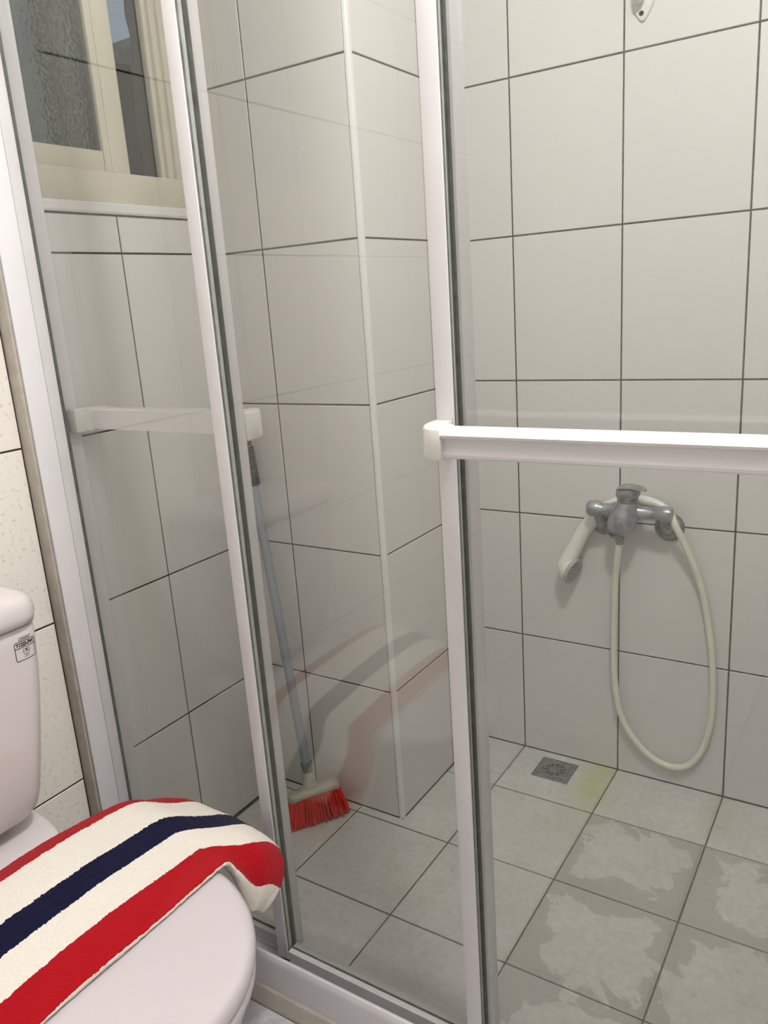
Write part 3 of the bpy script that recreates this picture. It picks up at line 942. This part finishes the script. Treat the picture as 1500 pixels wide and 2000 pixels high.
text_mesh('caesar', .0105, .0005, .0200, 'maker_lettering', M_ink_grey, tank, .80, .25, .0003)

# ------------------------------------------------------------------ striped towel over the lid
def towel_mat():
    m = mat('striped_terry_towel', rough=.95, spec=.1, sheen=.06)
    BSDF(m).inputs['Sheen Roughness'].default_value = .6
    uv = N(m, 'ShaderNodeUVMap'); uv.uv_map = 'UVMap'
    sx = N(m, 'ShaderNodeSeparateXYZ'); L(m, uv.outputs[0], sx.inputs[0])
    n1 = noise_tex(m, 45, 4, .7); n2 = noise_tex(m, 330, 2, .6)
    s = math_n(m, 'ADD', sx.outputs[0], math_n(m, 'ADD', math_n(m, 'MULTIPLY_ADD', n1.outputs[0], .005, -.0025), math_n(m, 'MULTIPLY_ADD', n2.outputs[0], .005, -.0025)))
    red, whi, nav = (.37, .0012, .006), (.84, .785, .705), (.0035, .004, .026)
    st = [(0, red), (.071, whi), (.141, nav), (.182, whi), (.231, red), (.2945, whi), (.346, nav), (.390, whi), (.450, red)]
    col = ramp(m, s, st, 'CONSTANT')
    n3 = noise_tex(m, 420, 3, .7)
    col = mixc(m, math_n(m, 'MULTIPLY', ramp(m, n3.outputs[0], [(.35, (1, 1, 1)), (.6, (0, 0, 0))]), .22), col, mixc(m, .45, col, (0, 0, 0)))
    L(m, col, BSDF(m).inputs['Base Color'])
    bump(m, n3.outputs[0], .55, .003)
    return m

def towel():
    # spine on the top surface: (Y, z, thickness at the far edge, thickness at the near edge)
    top = spline([(-1.640, .300, 0), (-1.600, .350, 0), (-1.565, .402, 0), (-1.530, .440, 0), (-1.490, .459, 0), (-1.420, .466, 0), (-1.340, .4675, 0), (-1.260, .4660, 0), (-1.190, .4600, 0), (-1.140, .4560, 0), (-1.105, .4490, 0), (-1.075, .4370, 0), (-1.045, .4240, 0), (-1.018, .4080, 0), (-1.000, .3910, 0), (-.987, .3730, 0)], 16)
    n = len(top)
    X0, X1 = .290, .531
    prof_x = [(.290, -.002), (.31, .011), (.33, .015), (.36, .0125), (.395, .0085), (.43, -.001), (.455, -.0085), (.475, -.014), (.50, -.0195), (.518, -.0235), (.531, -.0265)]
    def ptop(x):
        for (a, pa), (b_, pb) in zip(prof_x, prof_x[1:]):
            if x <= b_: return pa + (pb - pa) * max(0, (x - a) / (b_ - a))
        return prof_x[-1][1]
    NT, NE, NB = 110, 14, 46
    verts, uvs = [], []
    ring_n = None
    for i in range(n):
        y, z = top[i].x, top[i].y
        a, b_ = top[max(i - 1, 0)], top[min(i + 1, n - 1)]
        t = Vector((0, b_.x - a.x, b_.y - a.y)).normalized()
        nn = Vector((0, -t.z, t.y))                     # outward (up) normal
        if nn.z < 0: nn = -nn
        far = max(0, min(1, (y + 1.13) / .09)); far = far * far * (3 - 2 * far)      # 0 on the lid, 1 in the hanging flap
        nr = max(0, min(1, (-1.50 - y) / .06))
        fl = max(far, nr)
        base = Vector((0, y, z))
        # thickness: rests on the lid (z=.4335) where it lies, a loose fold where it hangs
        wob = .006 * noise.noise((y * 9, 1.3, 0)) * (1 - .3 * fl)
        xsh = .004 * noise.noise((y * 7, 9.1, 0)) + .042 * far
        ring, ru = [], []
        s = 0.0
        last = None
        def put(p, s_):
            ring.append(p); ru.append(s_)
        damp = 1 - .72 * far
        curl = max(0, min(1, (y + 1.115) / .065)); curl = curl * curl * (3 - 2 * curl)
        def toppt(x):
            h = ptop(x) * damp + wob * ((x - X0) / (X1 - X0)) * .6
            h += .0035 * noise.noise((x * 16, y * 8, 4.4))
            if -1.50 < y < -1.0:
                h = max(h, (.4405 - 1.0 * max(0, y + 1.118) - z) / max(nn.z, .5))
            X = x
            if x > .452:                                  # the hanging end curls over its near edge
                a_ = (x - .452) * 1.09 / .056
                X = x + (.452 + .056 * math.sin(a_) - x) * curl
                h -= .056 * (1 - math.cos(a_)) * curl
            return X + xsh * (.4 + .6 * (x - X0) / (X1 - X0)), h
        lidz = .4338
        def botpt(x):
            X, h = toppt(x)
            lie = h - max(.004, (z + nn.z * h - lidz) / max(nn.z, .4))
            k = (x - X0) / (X1 - X0)
            hang = h - .044 - .010 * math.sin(math.pi * k)
            return X - .012 * curl * k * k, lie * (1 - fl) + hang * fl
        (XN, hN), (XF, hF) = toppt(X1), toppt(X0)
        bN, bF = botpt(X1)[1], botpt(X0)[1]
        for k in range(NT + 1):
            x = X0 + (X1 - X0) * k / NT
            X, h = toppt(x)
            put(base + Vector((X, 0, 0)) + nn * h, .028 + (x - X0) * 1.09)
        s_end = ru[-1]
        th = hN - bN
        for k in range(1, NE):
            a_ = math.pi * k / NE
            put(base + Vector((XN - .012 * curl * k / NE + math.sin(a_) * min(th * .5, .012) * (1 - .6 * curl), 0, 0)) + nn * (bN + th * (.5 + .5 * math.cos(a_))), s_end + (.030 + .022 * fl) * k / NE * .75)
        s_b = ru[-1]
        for k in range(NB + 1):
            x = X1 - (X1 - X0) * k / NB
            X, h = botpt(x)
            put(base + Vector((X, 0, 0)) + nn * h, s_b + (X1 - x) * .9)
        th = hF - bF
        for k in range(1, NE):
            a_ = math.pi * k / NE
            put(base + Vector((XF - math.sin(a_) * min(th * .5, .020), 0, 0)) + nn * (bF + th * (.5 - .5 * math.cos(a_))), .028 * k / NE)
        ring_n = len(ring)
        for p in ring:
            q = p * 520
            d = noise.noise(q) * .0009 + noise.noise(p * 190) * .0008
            c_ = base + Vector((.41, 0, -.015))
            verts.append(p + (p - c_).normalized() * d)
        uvs += ru
    v, f = verts, []
    m_ = ring_n
    for i in range(n - 1):
        for j in range(m_):
            f.append((i * m_ + j, i * m_ + (j + 1) % m_, (i + 1) * m_ + (j + 1) % m_, (i + 1) * m_ + j))
    f.append(tuple(range(m_))); f.append(tuple(range((n - 1) * m_, n * m_)))
    me = bpy.data.meshes.new('towel')
    me.from_pydata([tuple(p) for p in v], [], f)
    ul = me.uv_layers.new(name='UVMap')
    for p in me.polygons:
        p.use_smooth = True
        us = [uvs[vi] for vi in p.vertices]
        wrap = max(us) - min(us) > .2
        for li, vi in zip(p.loop_indices, p.vertices):
            ul.data[li].uv = (uvs[vi] if not wrap else max(us), 0)
    bm = bmesh.new(); bm.from_mesh(me)
    bmesh.ops.recalc_face_normals(bm, faces=bm.faces)
    bm.to_mesh(me); bm.free()
    me.materials.append(towel_mat())
    o = bpy.data.objects.new('towel', me)
    COL.objects.link(o)
    return tag(o, 'folded red, white and navy striped terry towel draped over the toilet lid', 'towel')
towel()

# ------------------------------------------------------------------ ceiling lamp
cl = empty('ceiling_lamp', LAMP, 'white lamp with three bulbs hanging from the ceiling by the shower', 'lamp')
lx, ly, lz = LAMP
lathe('lamp_base', (lx, ly, TOP - .0005), (0, 0, -1), [(0, .06), (.012, .06), (.020, .05), (.022, .02)], M_plastic, cl, 36)
tube('lamp_rod', [(lx, ly, TOP - .02), (lx, ly, lz + .085)], .006, M_plastic, cl, 10)
lathe('lamp_holder', (lx, ly, lz + .085), (0, 0, -1), [(0, .015), (.004, .085), (.014, .088), (.018, .03)], M_plastic, cl, 36)
M_bulb = bpy.data.materials.new('lit_bulb'); M_bulb.use_nodes = True
_b = M_bulb.node_tree.nodes['Principled BSDF']
_b.inputs['Emission Color'].default_value = (1, .95, .88, 1)
_b.inputs['Emission Strength'].default_value = 20
for k in range(3):
    a = math.radians(30 + 120 * k)
    px, py = lx + .055 * math.cos(a), ly + .055 * math.sin(a)
    lathe('bulb', (px, py, lz + .070), (0, 0, -1), [(0, .014), (.015, .018), (.03, .026), (.045, .028), (.058, .022), (.064, .010), (.065, .001)], M_bulb, cl, 18)
    ld = bpy.data.lights.new('bulb_light', 'POINT')
    ld.energy = LAMP_W; ld.color = (1, .985, .975); ld.shadow_soft_size = .035
    lo = bpy.data.objects.new('bulb_light', ld); lo.location = (px, py, lz - .035)
    link(lo, cl)
